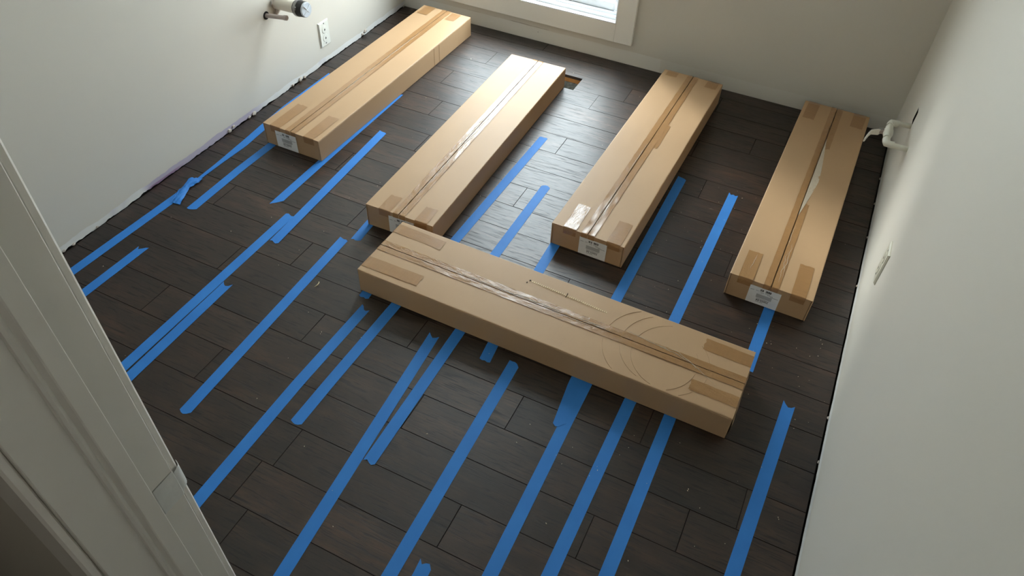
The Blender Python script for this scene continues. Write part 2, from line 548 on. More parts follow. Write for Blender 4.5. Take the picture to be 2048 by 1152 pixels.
# ------------------------------------------------------------------ setting: walls
def wall(name, axis, face, back, a0, a1, z0, z1, holes, mats, ragged=0.0, seed=0, label=None, through=True):
    """wall face at coordinate `face` on axis (0=x, 1=y); holes are (a0, a1, z0, z1) cut right through"""
    m = MB()

    def P(a, z, d):
        return (d, a, z) if axis == 0 else (a, d, z)
    zb = z0 + 0.02 if ragged else z0 - 0.034
    As = sorted({a0, a1, *[h[0] for h in holes], *[h[1] for h in holes]})
    Zs = sorted({zb, z1, *[h[2] for h in holes if h[2] > zb], *[h[3] for h in holes]})
    for i in range(len(As) - 1):
        for j in range(len(Zs) - 1):
            ca, cz = (As[i] + As[i + 1]) / 2, (Zs[j] + Zs[j + 1]) / 2
            if any(h[0] < ca < h[1] and h[2] < cz < h[3] for h in holes):
                continue
            for d in (face, back):
                m.add([P(As[i], Zs[j], d), P(As[i + 1], Zs[j], d), P(As[i + 1], Zs[j + 1], d), P(As[i], Zs[j + 1], d)], [(0, 1, 2, 3)])
    for h in holes:
        q = [(h[0], h[2]), (h[1], h[2]), (h[1], h[3]), (h[0], h[3])]
        for i in range(4):
            A, B = q[i], q[(i + 1) % 4]
            m.add([P(*A, face), P(*B, face), P(*B, back), P(*A, back)], [(0, 1, 2, 3)], 1)  # hole sides coloured dark so the opening's shade is painted in
        if not through:
            m.add([P(*c_, back) for c_ in q], [(0, 1, 2, 3)], 1)
    if ragged:
        n = int((a1 - a0) / 0.006)
        lip = face + (0.013 if back > face else -0.013)
        for i in range(n):
            p_, q_ = a0 + (a1 - a0) * i / n, a0 + (a1 - a0) * (i + 1) / n

            def zz(a):
                t = noise.fractal(Vector((a * 9.0, seed, 0)), 1.0, 2.0, 4)
                s = noise.noise(Vector((a * 55.0, seed + 4, 0)))
                return max(0.0, min(0.018, ragged * (t * 0.9 + 0.25 + 0.35 * s)))
            m.add([P(p_, zz(p_), face), P(q_, zz(q_), face), P(q_, zb, face), P(p_, zb, face)], [(0, 1, 2, 3)])
            m.add([P(p_, zz(p_), face), P(q_, zz(q_), face), P(q_, zz(q_), lip), P(p_, zz(p_), lip)], [(0, 1, 2, 3)])
        m.add([P(a0, z0 - 0.034, lip), P(a1, z0 - 0.034, lip), P(a1, zb, lip), P(a0, zb, lip)], [(0, 1, 2, 3)], 1)
    for (e0, e1) in ((a0, a0), (a1, a1)):
        m.add([P(e0, z0, face), P(e1, z0, back), P(e1, z1, back), P(e0, z1, face)], [(0, 1, 2, 3)])
    o_ = m.build(name, mats)
    return tag(o_, label, kind='structure')


JX, JY0, JY1 = 1.54, 0.139, 0.2618          # door jamb face and its hall / room edges
DW = 0.76
WX0, WX1, WZ0, WZ1 = 0.25, 1.158, 0.186, 1.90
wl = wall('wall_left', 0, 0.0, -0.12, JY0, YB, 0, ZC, [], [M_wl, M_gap_shade], 0.010, 3, 'greige left wall with ragged unpainted bottom edge')
wr = wall('wall_right', 0, XR, XR + 0.12, JY0, YB, 0, ZC, [(2.668, 2.712, 0.326, 0.378)], [M_wr, M_gap_shade], 0.006, 8, 'pale greige right wall with pipe cut-out', through=False)
wb = wall('wall_back', 1, YB, YB + 0.13, -0.12, XR + 0.12, 0, ZC, [(WX0, WX1, WZ0, WZ1)], [M_wb, M_gap_shade], 0.0, 5, 'greige window wall with old baseboard strip')
wf = wall('wall_front', 1, JY1 - 0.003, JY0 + 0.003, -0.12, XR + 0.12, -0.013, ZC, [(JX - 0.018, JX + DW + 0.018, -0.013, 2.08)], [M_wf, M_gap_shade], 0.0, 6, 'greige wall around the doorway')
tag(MB().box(-0.12, XR + 0.12, JY0, YB + 0.13, ZC, ZC + 0.1).build('ceiling', M_ceil), 'plain white ceiling above the room', kind='structure')
# the hall the photographer stands in
tag(MB().box(0.1, 0.2, -1.4, JY0, -0.013, ZC).build('wall_hall_left', M_wf), 'greige hall wall on the left', kind='structure')
tag(MB().box(2.88, 2.98, -1.4, JY0, -0.013, ZC).build('wall_hall_right', M_wf), 'greige hall wall on the right', kind='structure')
tag(MB().box(0.1, 2.98, -1.4, -1.3, -0.013, ZC).build('wall_hall_back', M_wf), 'greige hall wall behind the doorway', kind='structure')
tag(MB().box(0.1, 2.98, -1.4, JY0, ZC, ZC + 0.1).build('ceiling_hall', M_ceil), 'white hall ceiling', kind='structure')
tag(MB().box(XR + 0.12, 2.98, JY0, JY0 + 0.1, -0.013, ZC).build('wall_hall_end', M_wf), 'greige hall wall beside the doorway', kind='structure')
# added lamp on the unseen hall ceiling, fill light for the door frame
b = NB('fill_lamp_glow')
em = b.n('ShaderNodeEmission')
em.inputs[0].default_value = (1.0, 0.93, 0.84, 1)
em.inputs[1].default_value = 7.5
b.l(em.outputs[0], b.out.inputs[0])
lamp = tag(empty('hall_fill_lamp', (2.05, -0.75, ZC)), 'added round fill lamp on the unseen hall ceiling behind the doorway', 'lamp')
MB().lathe((0, 0, -0.03), (0, 0, 1), [(0, 0.0), (0, 0.165), (0.03, 0.17)], 32).build('fill_lamp_base', M_trim, lamp)
MB().lathe((0, 0, -0.105), (0, 0, 1), [(0, 0.0), (0.004, 0.06), (0.022, 0.115), (0.05, 0.145), (0.075, 0.15)], 32).build('fill_lamp_shade', b.m, lamp)
# ground outside the window
tag(MB().box(-30, 30, YB + 0.13, 60, -0.75, -0.65).build('ground_outside', M_ext), 'bright pale ground outside the window', kind='structure')


def chip(parent, x, y, z, s, seed, m=M_plaster):
    random.seed(seed)
    mb = MB()
    pts, n = [], 7
    for r, zz in ((0.5, -0.5), (1.0, 0.0), (0.55, 0.55)):
        for i in range(n):
            a = 2 * math.pi * i / n
            q = r * random.uniform(0.6, 1.15) * s
            pts.append((q * math.cos(a) * 0.45, q * math.sin(a), zz * s * random.uniform(0.7, 1.2)))
    fs = [tuple(reversed(range(n))), tuple(range(2 * n, 3 * n))]
    for r in range(2):
        fs += [(r * n + i, r * n + (i + 1) % n, r * n + n + (i + 1) % n, r * n + n + i) for i in range(n)]
    mb.add(pts, fs)
    return mb.build('plaster_chip', m, parent, (x, y, z))


for i, (y, z, s) in enumerate([(2.815, 0.018, 0.014), (2.79, 0.012, 0.010), (2.30, 0.010, 0.016), (2.33, 0.006, 0.011), (2.245, 0.008, 0.010), (1.985, 0.006, 0.014),
                               (1.955, 0.006, 0.010), (1.835, 0.008, 0.013), (1.86, 0.014, 0.009), (1.02, 0.006, 0.008), (1.06, 0.005, 0.008), (1.16, 0.006, 0.007)]):
    chip(wl, 0.003, y, z, s, 100 + i)
for i, (y, z, s) in enumerate([(2.80, 0.006, 0.008), (2.62, 0.006, 0.007), (2.40, 0.006, 0.007), (2.12, 0.006, 0.006), (1.52, 0.006, 0.007), (1.36, 0.005, 0.006)]):
    chip(wr, XR - 0.003, y, z, s, 140 + i)
random.seed(11)

# ------------------------------------------------------------------ window
win = empty('window_1', (0, 0, 0))
tag(win, 'white framed window low in the back wall', kind='structure')
CF = YB - 0.018                              # casing face
CW = 0.087
MB().cbox(WX1, WX1 + CW, CF, YB, WZ0 - CW, WZ1 + CW, 0.0015).build('casing', M_trim, win)
MB().cbox(WX0 - CW, WX0, CF, YB, WZ0 - CW, WZ1 + CW, 0.0015).build('casing', M_trim, win)
MB().cbox(WX0, WX1, CF, YB, WZ0 - CW, WZ0, 0.0015).build('casing', M_trim, win)
MB().cbox(WX0, WX1, CF, YB, WZ1, WZ1 + CW, 0.0015).build('casing', M_trim, win)
LJ = 0.004
for (x0, x1, z0, z1) in ((WX0, WX0 + LJ, WZ0, WZ1), (WX1 - LJ, WX1, WZ0, WZ1), (WX0, WX1, WZ0, WZ0 + LJ), (WX0, WX1, WZ1 - LJ, WZ1)):
    MB().box(x0, x1, CF, YB + 0.13, z0, z1).build('jamb_liner', M_vinyl, win)
fx0, fx1, fz0, fz1 = WX0 + LJ, WX1 - LJ, WZ0 + LJ, WZ1 - LJ
sill = MB()
for (y0, y1, z1) in ((3.196, 3.214, fz0 + 0.011), (3.214, 3.228, fz0 + 0.006), (3.228, 3.246, fz0 + 0.016), (3.246, 3.30, fz0 + 0.010)):
    sill.box(fx0, fx1, y0, y1, fz0, z1)
sill.build('sill_track', M_vinyl, win)
for s_, xa in ((1, fx0), (-1, fx1)):
    tr_ = MB()
    for (y0, y1, d) in ((3.196, 3.206, 0.012), (3.206, 3.246, 0.007), (3.246, 3.256, 0.014), (3.256, 3.30, 0.007)):
        tr_.box(min(xa, xa + s_ * d), max(xa, xa + s_ * d), y0, y1, fz0 + 0.01, fz1)
    tr_.build('side_track', M_vinyl, win)
MB().box(fx0, fx1, 3.196, 3.30, fz1 - 0.014, fz1).build('head_track', M_vinyl, win)


def sash(y0, y1, z0, z1, st=0.032, rb=0.036, rt=0.034):
    s_ = MB()
    a, c = fx0 + 0.008, fx1 - 0.008
    s_.cbox(a, a + st, y0, y1, z0, z1, 0.002)
    s_.cbox(c - st, c, y0, y1, z0, z1, 0.002)
    s_.cbox(a + st, c - st, y0, y1, z0, z0 + rb, 0.002)
    s_.cbox(a + st, c - st, y0, y1, z1 - rt, z1, 0.002)
    so = s_.build('sash', M_vinyl, win)
    g = MB()
    yc = (y0 + y1) / 2
    g.box(a + st - 0.004, c - st + 0.004, yc - 0.002, yc + 0.002, z0 + rb - 0.004, z1 - rt + 0.004)
    g.build('pane', M_glass, so)
    gm = MB()
    gm.box(a + st, c - st, y0 - 0.0006, y0 + 0.004, z0 - 0.0025, z0)
    gm.build('seal', M_seal, so)


zm = (fz0 + fz1) / 2
sash(3.246, 3.272, fz0 + 0.0165, zm + 0.018)
sash(3.274, 3.298, zm - 0.018, fz1 - 0.014)

# ------------------------------------------------------------------ doorway
door = empty('door_1', (JX, JY0, 0))
tag(door, 'white painted door frame with strike plate', kind='structure')


def dbox(name, x0, x1, y0, y1, z0, z1, m=M_jamb, ch=0.0012):
    return MB().cbox(x0 - JX, x1 - JX, y0 - JY0, y1 - JY0, z0, z1, ch).build(name, m, door)


dbox('jamb', JX - 0.018, JX, JY0, JY1, -0.013, 2.06)
dbox('jamb', JX + DW, JX + DW + 0.018, JY0, JY1, -0.013, 2.06)
dbox('head_jamb', JX - 0.018, JX + DW + 0.018, JY0, JY1, 2.06, 2.078)
for xa, s_ in ((JX, 1), (JX + DW, -1)):
    prof = [(0.0, 0.190), (0.0045, 0.191), (0.0060, 0.1945), (0.0045, 0.1985), (0.0100, 0.2025), (0.011, 0.204), (0.011, 0.2235), (0.010, 0.2245), (0.0, 0.2245)]
    m = MB()
    n = len(prof)
    vs = [(xa + s_ * d - JX, y - JY0, z) for z in (-0.0129, 2.05) for d, y in prof]
    m.add(vs, [(i, (i + 1) % n, n + (i + 1) % n, n + i) for i in range(n)] + [tuple(range(n)), tuple(range(n, 2 * n))])
    m.build('door_stop', M_jamb, door)
for xa, xb in ((JX - 0.064, JX - 0.005), (JX + DW + 0.005, JX + DW + 0.064)):
    dbox('casing', xa, xb, JY1, JY1 + 0.012, -0.0, 2.13, M_trim, 0.003)
    dbox('casing', xa, xb, JY0 - 0.013, JY0, -0.0129, 2.13, M_trim, 0.003)
dbox('head_casing', JX - 0.064, JX + DW + 0.064, JY1, JY1 + 0.012, 2.0701, 2.13, M_trim, 0.003)
st = MB()
st.cbox(-0.0004, 0.0012, 0.2290 - JY0, JY1 - JY0, 0.862, 0.916, 0.0006)
st.grid(lambda u, v: (0.0008 - 0.012 * u * u - 0.001, JY1 - JY0 + 0.016 * math.sin(u * 1.5), 0.868 + 0.042 * v), 6, 2)
st.build('strike_plate', M_strike, door)

# ------------------------------------------------------------------ cardboard boxes
BL, BW, BH = 1.2131, 0.2668, 0.0940
Z0 = 0.0012


def strip_on_top(u0, u1, v0, v1, wrap0=0.0, wrap1=0.0, dz=0.0005, wr=0.0, seed=0, skew=0.0, nu=6, nv=None, torn=0.0):
    """tape lying on the box top between local u (across) and v (along); wrap* folds it down the end faces"""
    m = MB()
    nv = nv or max(4, int((v1 - v0) / 0.02))
    prof = []
    if wrap0:
        prof += [(v0 - dz, BH - wrap0), (v0 - dz, BH - wrap0 * 0.5), (v0 - dz, BH - 0.001), (v0 + 0.001, BH + dz)]
    for j in range(nv + 1):
        prof.append((v0 + (v1 - v0) * j / nv + (0.003 if wrap0 and j == 0 else 0), BH + dz))
    if wrap1:
        prof += [(v1 + dz, BH - 0.001), (v1 + dz, BH - wrap1)]

    def fn(s, t):
        i = round(t * (len(prof) - 1))
        v_, z_ = prof[i]
        u_ = u0 + (u1 - u0) * s + skew * ((v_ - v0) / max(1e-6, v1 - v0))
        if torn and i in (0, len(prof) - 1) and not ((wrap0 and i == 0) or (wrap1 and i)):
            v_ += torn * noise.noise(Vector((s * 5, seed, i)))
        if z_ > BH:
            z_ += wr * max(0.0, noise.noise(Vector((u_ * 60, v_ * 45, seed))) + 0.15)
            edge = min(s, 1 - s)
            u_ += 0.0012 * noise.noise(Vector((v_ * 30, seed, s))) if edge < 0.01 else 0
        return (u_, v_ - BL / 2, z_)
    return m.grid(fn, nu, len(prof) - 1)


def make_box(idx, x, y, yaw, label, patches, lab_u, seam, tape_mat, lab=True, bulge=None, ends=(0.03, 0.03)):
    root = empty('cardboard_box', (x, y, 0), yaw)
    tag(root, label, 'box', 'long flat cardboard cartons on the floor')
    hw, hl, t = BW / 2, BL / 2, 0.004
    body = MB()
    body.cbox(-hw, -hw + t, -hl, hl, Z0, BH - t, 0.0015)
    body.cbox(hw - t, hw, -hl, hl, Z0, BH - t, 0.0015)
    body.cbox(-hw + t + 0.0012, hw - t - 0.0012, -hl + 0.001, -hl + t + 0.001, Z0, BH - t, 0.001)
    body.cbox(-hw + t + 0.0012, hw - t - 0.0012, hl - t - 0.001, hl - 0.001, Z0, BH - t, 0.001)
    body.box(-hw + t, hw - t, -hl + t, hl - t, Z0 + 0.0005, Z0 + t)
    body.build('carton_body', M_card, root)
    for s_ in (-1, 1):
        f_ = MB()
        n = 40

        def fz(u, v, s_=s_):
            w_ = 0.0011 * noise.noise(Vector((u * 9, v * 6, idx * 3 + s_))) - 0.0006
            bl = 0.0
            if bulge and s_ == bulge[3]:
                q = max(0.0, 1 - abs((v - bulge[0]) / bulge[1]))
                bl = bulge[2] * q * q * (3 - 2 * q) * max(0.0, 1 - abs(u) / hw) ** 1.5
            edge = max(0.0, (abs(u) - (hw - 0.004)) / 0.004)
            return BH + w_ * (1 - edge) + bl - 0.0022 * edge * edge

        us = [0.0014 + seam * 0.5, 0.02, 0.06, 0.10, hw - 0.004, hw - 0.002, hw - 0.0006]
        vs, fs = [], []
        for j in range(n + 1):
            v_ = -hl + BL * j / n
            gap = 0.0006 * noise.noise(Vector((v_ * 12, idx, 5)))
            row = [(s_ * (u + (gap if i == 0 else 0)), v_, fz(s_ * u, v_ + hl)) for i, u in enumerate(us)]
            row.append((s_ * hw, v_, BH - t))
            row.append((s_ * us[0], v_, fz(s_ * us[0], v_ + hl) - t * 0.9))
            vs += row
        k_ = len(us) + 2
        for j in range(n):
            for i in range(k_):
                i2 = (i + 1) % k_
                q = (j * k_ + i, j * k_ + i2, (j + 1) * k_ + i2, (j + 1) * k_ + i)
                fs.append(q if s_ < 0 else tuple(reversed(q)))
        fs.append(tuple(range(k_)))
        fs.append(tuple(n * k_ + i for i in range(k_)))
        f_.add(vs, fs)
        f_.build('top_flap', M_card, root)
    # seam tape: one strip either side of the parting line so that the line stays open
    for s_, u0, u1 in ((-1, -0.0235, -0.0016), (1, 0.0016, 0.0245)):
        strip_on_top(u0, u1, 0.0, BL, ends[0], ends[1], 0.0008, 0.0012, idx * 5 + s_, nu=5, nv=110).build('seam_tape', tape_mat, root)
    for (u0, u1, v0, v1, mt) in patches:
        w0 = 0.028 if v0 <= 0.001 else 0
        w1 = 0.028 if v1 >= BL - 0.001 else 0
        strip_on_top(u0, u1, v0, v1, w0, w1, 0.0006, 0.0006 if mt is M_ptape else 0.0022, idx + u0 * 90, skew=random.uniform(-0.004, 0.004), torn=0.004).build('tape_patch', mt, root)
    if lab:
        le = empty('shipping_label', (lab_u + 0.05, -hl - 0.0005, 0.040))
        le.parent = root
        le['label'] = 'white printed shipping label, upside down'
        MB().box(-0.05, 0.05, -0.0004, 0.0008, -0.0365, 0.0365).build('paper', M_label, le)
        pr = MB()
        yf = -0.0007

        def bar(x0, x1, z0, z1):
            pr.add([(x0, yf, z0), (x1, yf, z0), (x1, yf, z1), (x0, yf, z1)], [(0, 1, 2, 3)])
        rb = random.Random(40 + idx)
        xx = -0.016
        while xx < 0.018:
            w_ = rb.choice([0.0007, 0.0012, 0.002, 0.0028])
            if abs(xx + 0.003) > 0.003:
                bar(xx, xx + w_, 0.0225, 0.0315)
            xx += w_ + rb.choice([0.0006, 0.0008, 0.0012])
        for (x0, x1, z) in ((-0.046, -0.034, 0.0205), (-0.028, -0.019, 0.0215), (-0.012, -0.002, 0.0175), (0.002, 0.018, 0.0185), (0.010, 0.028, 0.0145), (0.020, 0.045, 0.0105),
                            (-0.020, 0.023, -0.0105), (-0.019, 0.004, -0.0245)):
            xx = x0
            while xx < x1:
                w_ = rb.uniform(0.0012, 0.004)
                bar(xx, min(x1, xx + w_), z - 0.0007, z + 0.0007)
                xx += w_ + 0.0007
        pr.build('print', M_ink, le)
        gm = MB()
        gm.add([(-0.023, -0.0006, -0.007), (0.027, -0.0006, -0.007), (0.027, -0.0006, 0.0085), (-0.023, -0.0006, 0.0085)], [(0, 1, 2, 3)])
        gm.build('print_block', M_inkgrey, le)
        tx = D.curves.new('lettering', 'FONT')
        tx.body = '32655-54'
        tx.size = 0.0105
        tx.offset = 0.00018
        tx.align_x = 'CENTER'
        tx.materials.append(M_ink)
        tmp = D.objects.new('lettering_curve', tx)
        COL.objects.link(tmp)
        bpy.context.view_layer.update()
        me = D.meshes.new_from_object(tmp.evaluated_get(bpy.context.evaluated_depsgraph_get()))
        D.objects.remove(tmp)
        me.name = 'lettering'
        to = D.objects.new('lettering', me)
        COL.objects.link(to)
        to.parent = le
        to.location = (0.001, -0.0008, -0.0135)
        to.rotation_euler = (math.radians(90), math.radians(180), 0)
    return root


def ridge(root, name, us, mat, r=0.0011, seed=0, n=60, amp=0.004):
    """a crumpled fold of tape film running along the seam: us = [(u, v), ...]"""
    m = MB()
    pts = []
    for i in range(n + 1):
        t = i / n * (len(us) - 1)
        k_ = min(int(t), len(us) - 2)
        f_ = t - k_
        u = us[k_][0] * (1 - f_) + us[k_ + 1][0] * f_
        v = us[k_][1] * (1 - f_) + us[k_ + 1][1] * f_
        u += amp * noise.noise(Vector((v * 40, seed, 0))) + amp * 0.4 * noise.noise(Vector((v * 160, seed, 3)))
        pts.append((u, v - BL / 2, BH + 0.0014 + 0.0008 * noise.noise(Vector((v * 90, seed, 7)))))
    rr = [r * (0.5 + 0.8 * abs(noise.noise(Vector((i * 0.37, seed, 1))))) * min(1.0, 0.2 + 3 * min(i, n - i) / n) for i in range(n + 1)]
    m.tube(pts, rr, 6)
    return m.build(name, mat, root)


P_, W_, C_ = M_ptape, M_ptape_w, M_cleartape
b1 = make_box(0, 0.31725, 2.45626, -0.0103, 'long cardboard carton lying beside the electrical outlet wall, farthest from the pipe valve',
              [(-0.098, -0.050, 0, 0.175, P_), (0.062, 0.110, 0, 0.165, P_), (-0.118, -0.066, 1.125, BL, P_), (0.034, 0.082, 1.130, 1.206, P_)], -0.077, 0.0016, P_)
b2 = make_box(1, 0.93324, 2.22844, 0.0195, 'long cardboard carton partly covering the floor vent opening, glossy seam tape',
              [(-0.080, -0.034, 0, 0.084, P_), (0.063, 0.109, 0, 0.082, P_)], -0.042, 0.0014, W_)
b3 = make_box(2, 1.57023, 2.44037, -0.0174, 'long cardboard carton with a shiny ribbed tape patch on its labelled end',
              [(-0.090, -0.043, 0, 0.140, W_), (0.069, 0.118, 0, 0.123, P_), (-0.116, -0.066, 1.164, BL, P_), (0.066, 0.116, 1.150, BL, P_), (0.003, 0.040, 0.60, 0.78, P_)], -0.027, 0.0024, P_)
b4 = make_box(3, 2.18361, 2.48418, -0.0206, 'long cardboard carton by the water valve with bulging whitish seam tape',
              [(-0.105, -0.058, 0, 0.140, W_), (0.064, 0.110, 0, 0.156, P_), (-0.120, -0.073, 1.071, BL, P_), (0.068, 0.118, 1.098, BL, P_)], -0.061, 0.0020, P_,
              bulge=(0.68, 0.30, 0.007, 1))
b5 = make_box(4, 1.58084, 1.45852, 1.55878, 'long cardboard carton lying crosswise in front of the other cartons',
              [(-0.108, -0.060, 1.010, BL, P_), (0.070, 0.113, 1.030, BL, P_), (0.066, 0.112, 0, 0.142, P_), (-0.093, -0.054, 0, 0.137, W_)], 0, 0.0020, W_, lab=False)
# crumpled film along the seams
for sd, us in enumerate([[(0.004, 0.25), (0.003, 0.5)], [(0.003, 0.60), (0.005, 0.95)], [(-0.003, 0.40), (0.004, 0.62)]]):
    ridge(b1, 'tape_wrinkle', us, C_, 0.0009, sd)
for sd, us in enumerate([[(0.004, 0.12), (0.006, 0.50)], [(-0.006, 0.38), (-0.004, 0.75)], [(0.007, 0.42), (0.006, 0.82)], [(-0.010, 0.45), (-0.008, 0.70)], [(0.012, 0.5), (0.010, 0.78)]]):
    ridge(b2, 'tape_wrinkle', us, C_, 0.0013, sd + 10)
for sd, us in enumerate([[(0.004, 0.02), (0.005, 0.35)], [(-0.006, 0.06), (-0.004, 0.30)], [(0.010, 0.10), (0.003, 0.24)], [(-0.005, 0.40), (-0.004, 0.62)]]):
    ridge(b3, 'tape_wrinkle', us, C_, 0.0010, sd + 20)
for sd, us in enumerate([[(0.016, 0.03), (0.010, 0.20)], [(0.022, 0.06), (0.016, 0.24)], [(0.005, 0.22), (0.004, 0.34)], [(-0.080, 0.05), (-0.075, 0.13)]]):
    ridge(b4, 'tape_wrinkle', us, C_, 0.0009, sd + 30)
for sd, us in enumerate([[(0.006, 0.95), (0.005, 0.55)], [(0.010, 0.72), (0.006, 0.56)], [(-0.003, 0.62), (-0.006, 0.46)], [(0.004, 0.56), (0.010, 0.42)],
                         [(0.030, 0.36), (0.020, 0.27), (0.022, 0.20), (0.006, 0.17), (-0.012, 0.13), (-0.045, 0.07)], [(0.026, 0.34), (0.012, 0.20), (0.0, 0.16)], [(0.002, 0.50), (0.004, 0.40)]]):
    ridge(b5, 'tape_wrinkle', us, C_, 0.0013, sd + 50)
# whitish blister of loosened tape on the valve carton
m = MB()
m.grid(lambda s, t: (0.001 + (0.027 - 0.018 * abs(t - 0.42) * 1.6) * s * math.sin(math.pi * min(1, max(0, t * 0.98 + 0.01))) ** 0.7,
                     0.41 + 0.54 * t - BL / 2,
                     BH + 0.002 + 0.0065 * math.sin(math.pi * t) * (0.35 + 0.65 * (1 - s)) + 0.0016 * noise.noise(Vector((s * 5, t * 26, 3)))), 8, 60)
m.build('tape_blister', C_, b4)
# torn ridge scar on the crosswise carton
m = MB()
for i in range(40):
    t = i / 39
    u = 0.083 - 0.013 * t + 0.0008 * noise.noise(Vector((i * 0.4, 1, 1)))
    v = 0.70 - 0.255 * t - BL / 2
    hgt_ = 0.0012 * math.sin(math.pi * min(1, t * 1.02)) + 0.0004
    m.box(u - 0.0030, u + 0.0030, v - 0.0012, v + 0.0012, BH - 0.0005, BH + hgt_)
m.build('torn_ridge', M_shav, b5)
for (u0, u1, v0, v1, hh_) in ((0.0825, 0.0865, 0.706, 0.7105, 0.0006), (0.070, 0.088, 0.580, 0.5815, 0.0016), (0.070, 0.074, 0.7125, 0.7155, 0.0006)):
    MB().box(u0, u1, v0 - BL / 2, v1 - BL / 2, BH - 0.0005, BH + hh_).build('puncture_mark', M_gap_shade, b5)
# pressed ring creases
for (cu, cv, r, a0, a1) in ((0.0, 0.270, 0.150, 30, 150), (0.01, 0.235, 0.135, 35, 160), (-0.005, 0.205, 0.125, 20, 165), (-0.02, 0.26, 0.125, 195, 300), (-0.02, 0.23, 0.13, 215, 320)):
    pts = []
    for i in range(41):
        a = math.radians(a0 + (a1 - a0) * i / 40)
        u, v = cu + r * math.cos(a), cv + r * math.sin(a)
        if abs(u) < BW / 2 - 0.006:
            pts.append((u, v - BL / 2, BH - 0.0001))
    if len(pts) > 3:
        MB().tube(pts, 0.0007, 6).build('ring_crease', M_card, b5)
m = MB()
m.grid(lambda a_, c_: (-0.128 + 0.20 * a_, -BL / 2 - 0.0012 - 0.007 * math.sin(math.pi * c_) * (0.45 + 0.55 * noise.noise(Vector((a_ * 6, 3, c_)))), 0.006 + 0.080 * c_), 30, 8)
m.build('bulging_end_panel', M_cardedge, b5)
# dark side seam bands on the outlet carton
for yy in (0.255, 0.30):
    MB().box(BW / 2 - 0.0002, BW / 2 + 0.0004, yy - 0.002, yy + 0.002, Z0 + 0.001, BH - 0.006).build('side_crease', M_cardedge, b1)

# ------------------------------------------------------------------ blue masking tape
TW = 0.0352
_layer = [0]


def tape(pts, label, start=(0, 0, 0, 0, 0), end=(0, 0, 0, 0, 0), width=TW, widths=None, z=0.0002, wr=0.0):
    """pts: centre line on the floor; start / end: how far the torn end runs out in five columns from left to right"""
    pts = [Vector((q[0], q[1], 0)) for q in pts]
    base = Vector((pts[0].x, pts[0].y, 0))
    # resample
    L_ = [0]
    for i in range(1, len(pts)):
        L_.append(L_[-1] + (pts[i] - pts[i - 1]).length)
    n = max(6, int(L_[-1] / 0.02))
    cs = []
    for i in range(n + 1):
        s = L_[-1] * i / n
        k_ = max(q for q in range(len(L_) - 1) if L_[q] <= s + 1e-9)
        f_ = (s - L_[k_]) / (L_[k_ + 1] - L_[k_])
        cs.append(pts[k_].lerp(pts[k_ + 1], f_))
    m = MB()
    rows_t, rows_b = [], []
    for i, c_ in enumerate(cs):
        d = (cs[min(n, i + 1)] - cs[max(0, i - 1)]).normalized()
        nrm = Vector((d.y, -d.x, 0))
        t = i / n
        w_ = width
        if widths:
            tt = t * (len(widths) - 1)
            q = min(int(tt), len(widths) - 2)
            w_ = widths[q] * (1 - tt + q) + widths[q + 1] * (tt - q)
        for k_ in range(5):
            u = (k_ - 2) / 4 * w_
            p_ = c_ + nrm * u - base
            if i == 0: p_ -= d * start[k_]
            if i == n: p_ += d * end[k_]
            h = z + 0.0004
            if wr:
                h += wr * abs(noise.noise(Vector((p_.x * 90, p_.y * 60, 2.0))))
            rows_t.append((p_.x, p_.y, h))
            rows_b.append((p_.x, p_.y, h - 0.0003))
    N = len(rows_t)
    fs = []
    for i in range(n):
        for k_ in range(4):
            a = i * 5 + k_
            fs.append((a, a + 1, a + 6, a + 5))
            fs.append((N + a, N + a + 5, N + a + 6, N + a + 1))
        for k_ in (0, 4):
            a = i * 5 + k_
            fs.append((a, a + 5, N + a + 5, N + a) if k_ == 0 else (a, N + a, N + a + 5, a + 5))
    for k_ in range(4):
        fs.append((k_, N + k_, N + k_ + 1, k_ + 1))
        a = n * 5 + k_
        fs.append((a, a + 1, N + a + 1, N + a))
    m.add(rows_t + rows_b, fs)
    o_ = m.build('masking_tape', M_blue, None, base)
    return tag(o_, label, 'tape', 'blue masking tape strips on the floor')


tape([(0.086, 0.34), (0.098, 0.962), (0.113, 1.44)], 'blue tape strip nearest the outlet wall, running from the door casing to the crumpled tape', end=(0.0, 0.004, 0, -0.004, 0.0))
tape([(0.108, 1.53), (0.107, 1.62), (0.104, 1.796), (0.093, 1.929), (0.0815, 2.10), (0.0845, 2.415)], 'blue tape strip running along the wall side of the outlet carton',
     widths=[0.013, 0.020, 0.034, 0.0352, 0.0352, 0.0352, 0.0352, 0.0352], wr=0.0006, end=(0.004, 0.0, 0.002, 0.004, 0))
tape([(0.208, 0.34), (0.208, 0.909), (0.212, 1.150)], 'short blue tape strip ending just past the door casing, beside the wall strip', end=(0.006, -0.006, 0.002, 0.012, 0.016))
tape([(0.208, 1.392), (0.200, 1.662), (0.202, 1.845), (0.205, 2.1)], 'blue tape strip emerging from under the labelled end of the outlet carton', start=(0.004, 0.006, 0.004, 0.0, -0.006))
tape([(0.450, 1.575), (0.446, 1.80), (0.4435, 2.0), (0.4415, 2.415)], 'blue tape strip with pointed end along the inner side of the outlet carton', start=(0.028, 0.020, 0.012, 0.002, -0.008), end=(-0.01, -0.005, 0, 0.006, 0.01))
tape([(0.580, 1.388), (0.541, 2.135)], 'blue tape strip in the gap between outlet carton and vent carton, overlapped below', start=(0.0, -0.003, 0.002, 0.006, 0.0), end=(0.006, 0.002, 0, 0.0, -0.004), z=0.0009)
tape([(0.545, 0.34), (0.544, 0.746), (0.541, 1.156), (0.538, 1.530)], 'blue tape strip joined under an overlapping piece, wall side of a close pair', end=(0.0, 0.004, 0, -0.003, 0.0))
tape([(0.588, 0.34), (0.586, 0.728), (0.578, 1.150)], 'blue tape strip ending beside its twin, door side of a close pair', end=(0.008, -0.002, -0.006, -0.002, 0.010))
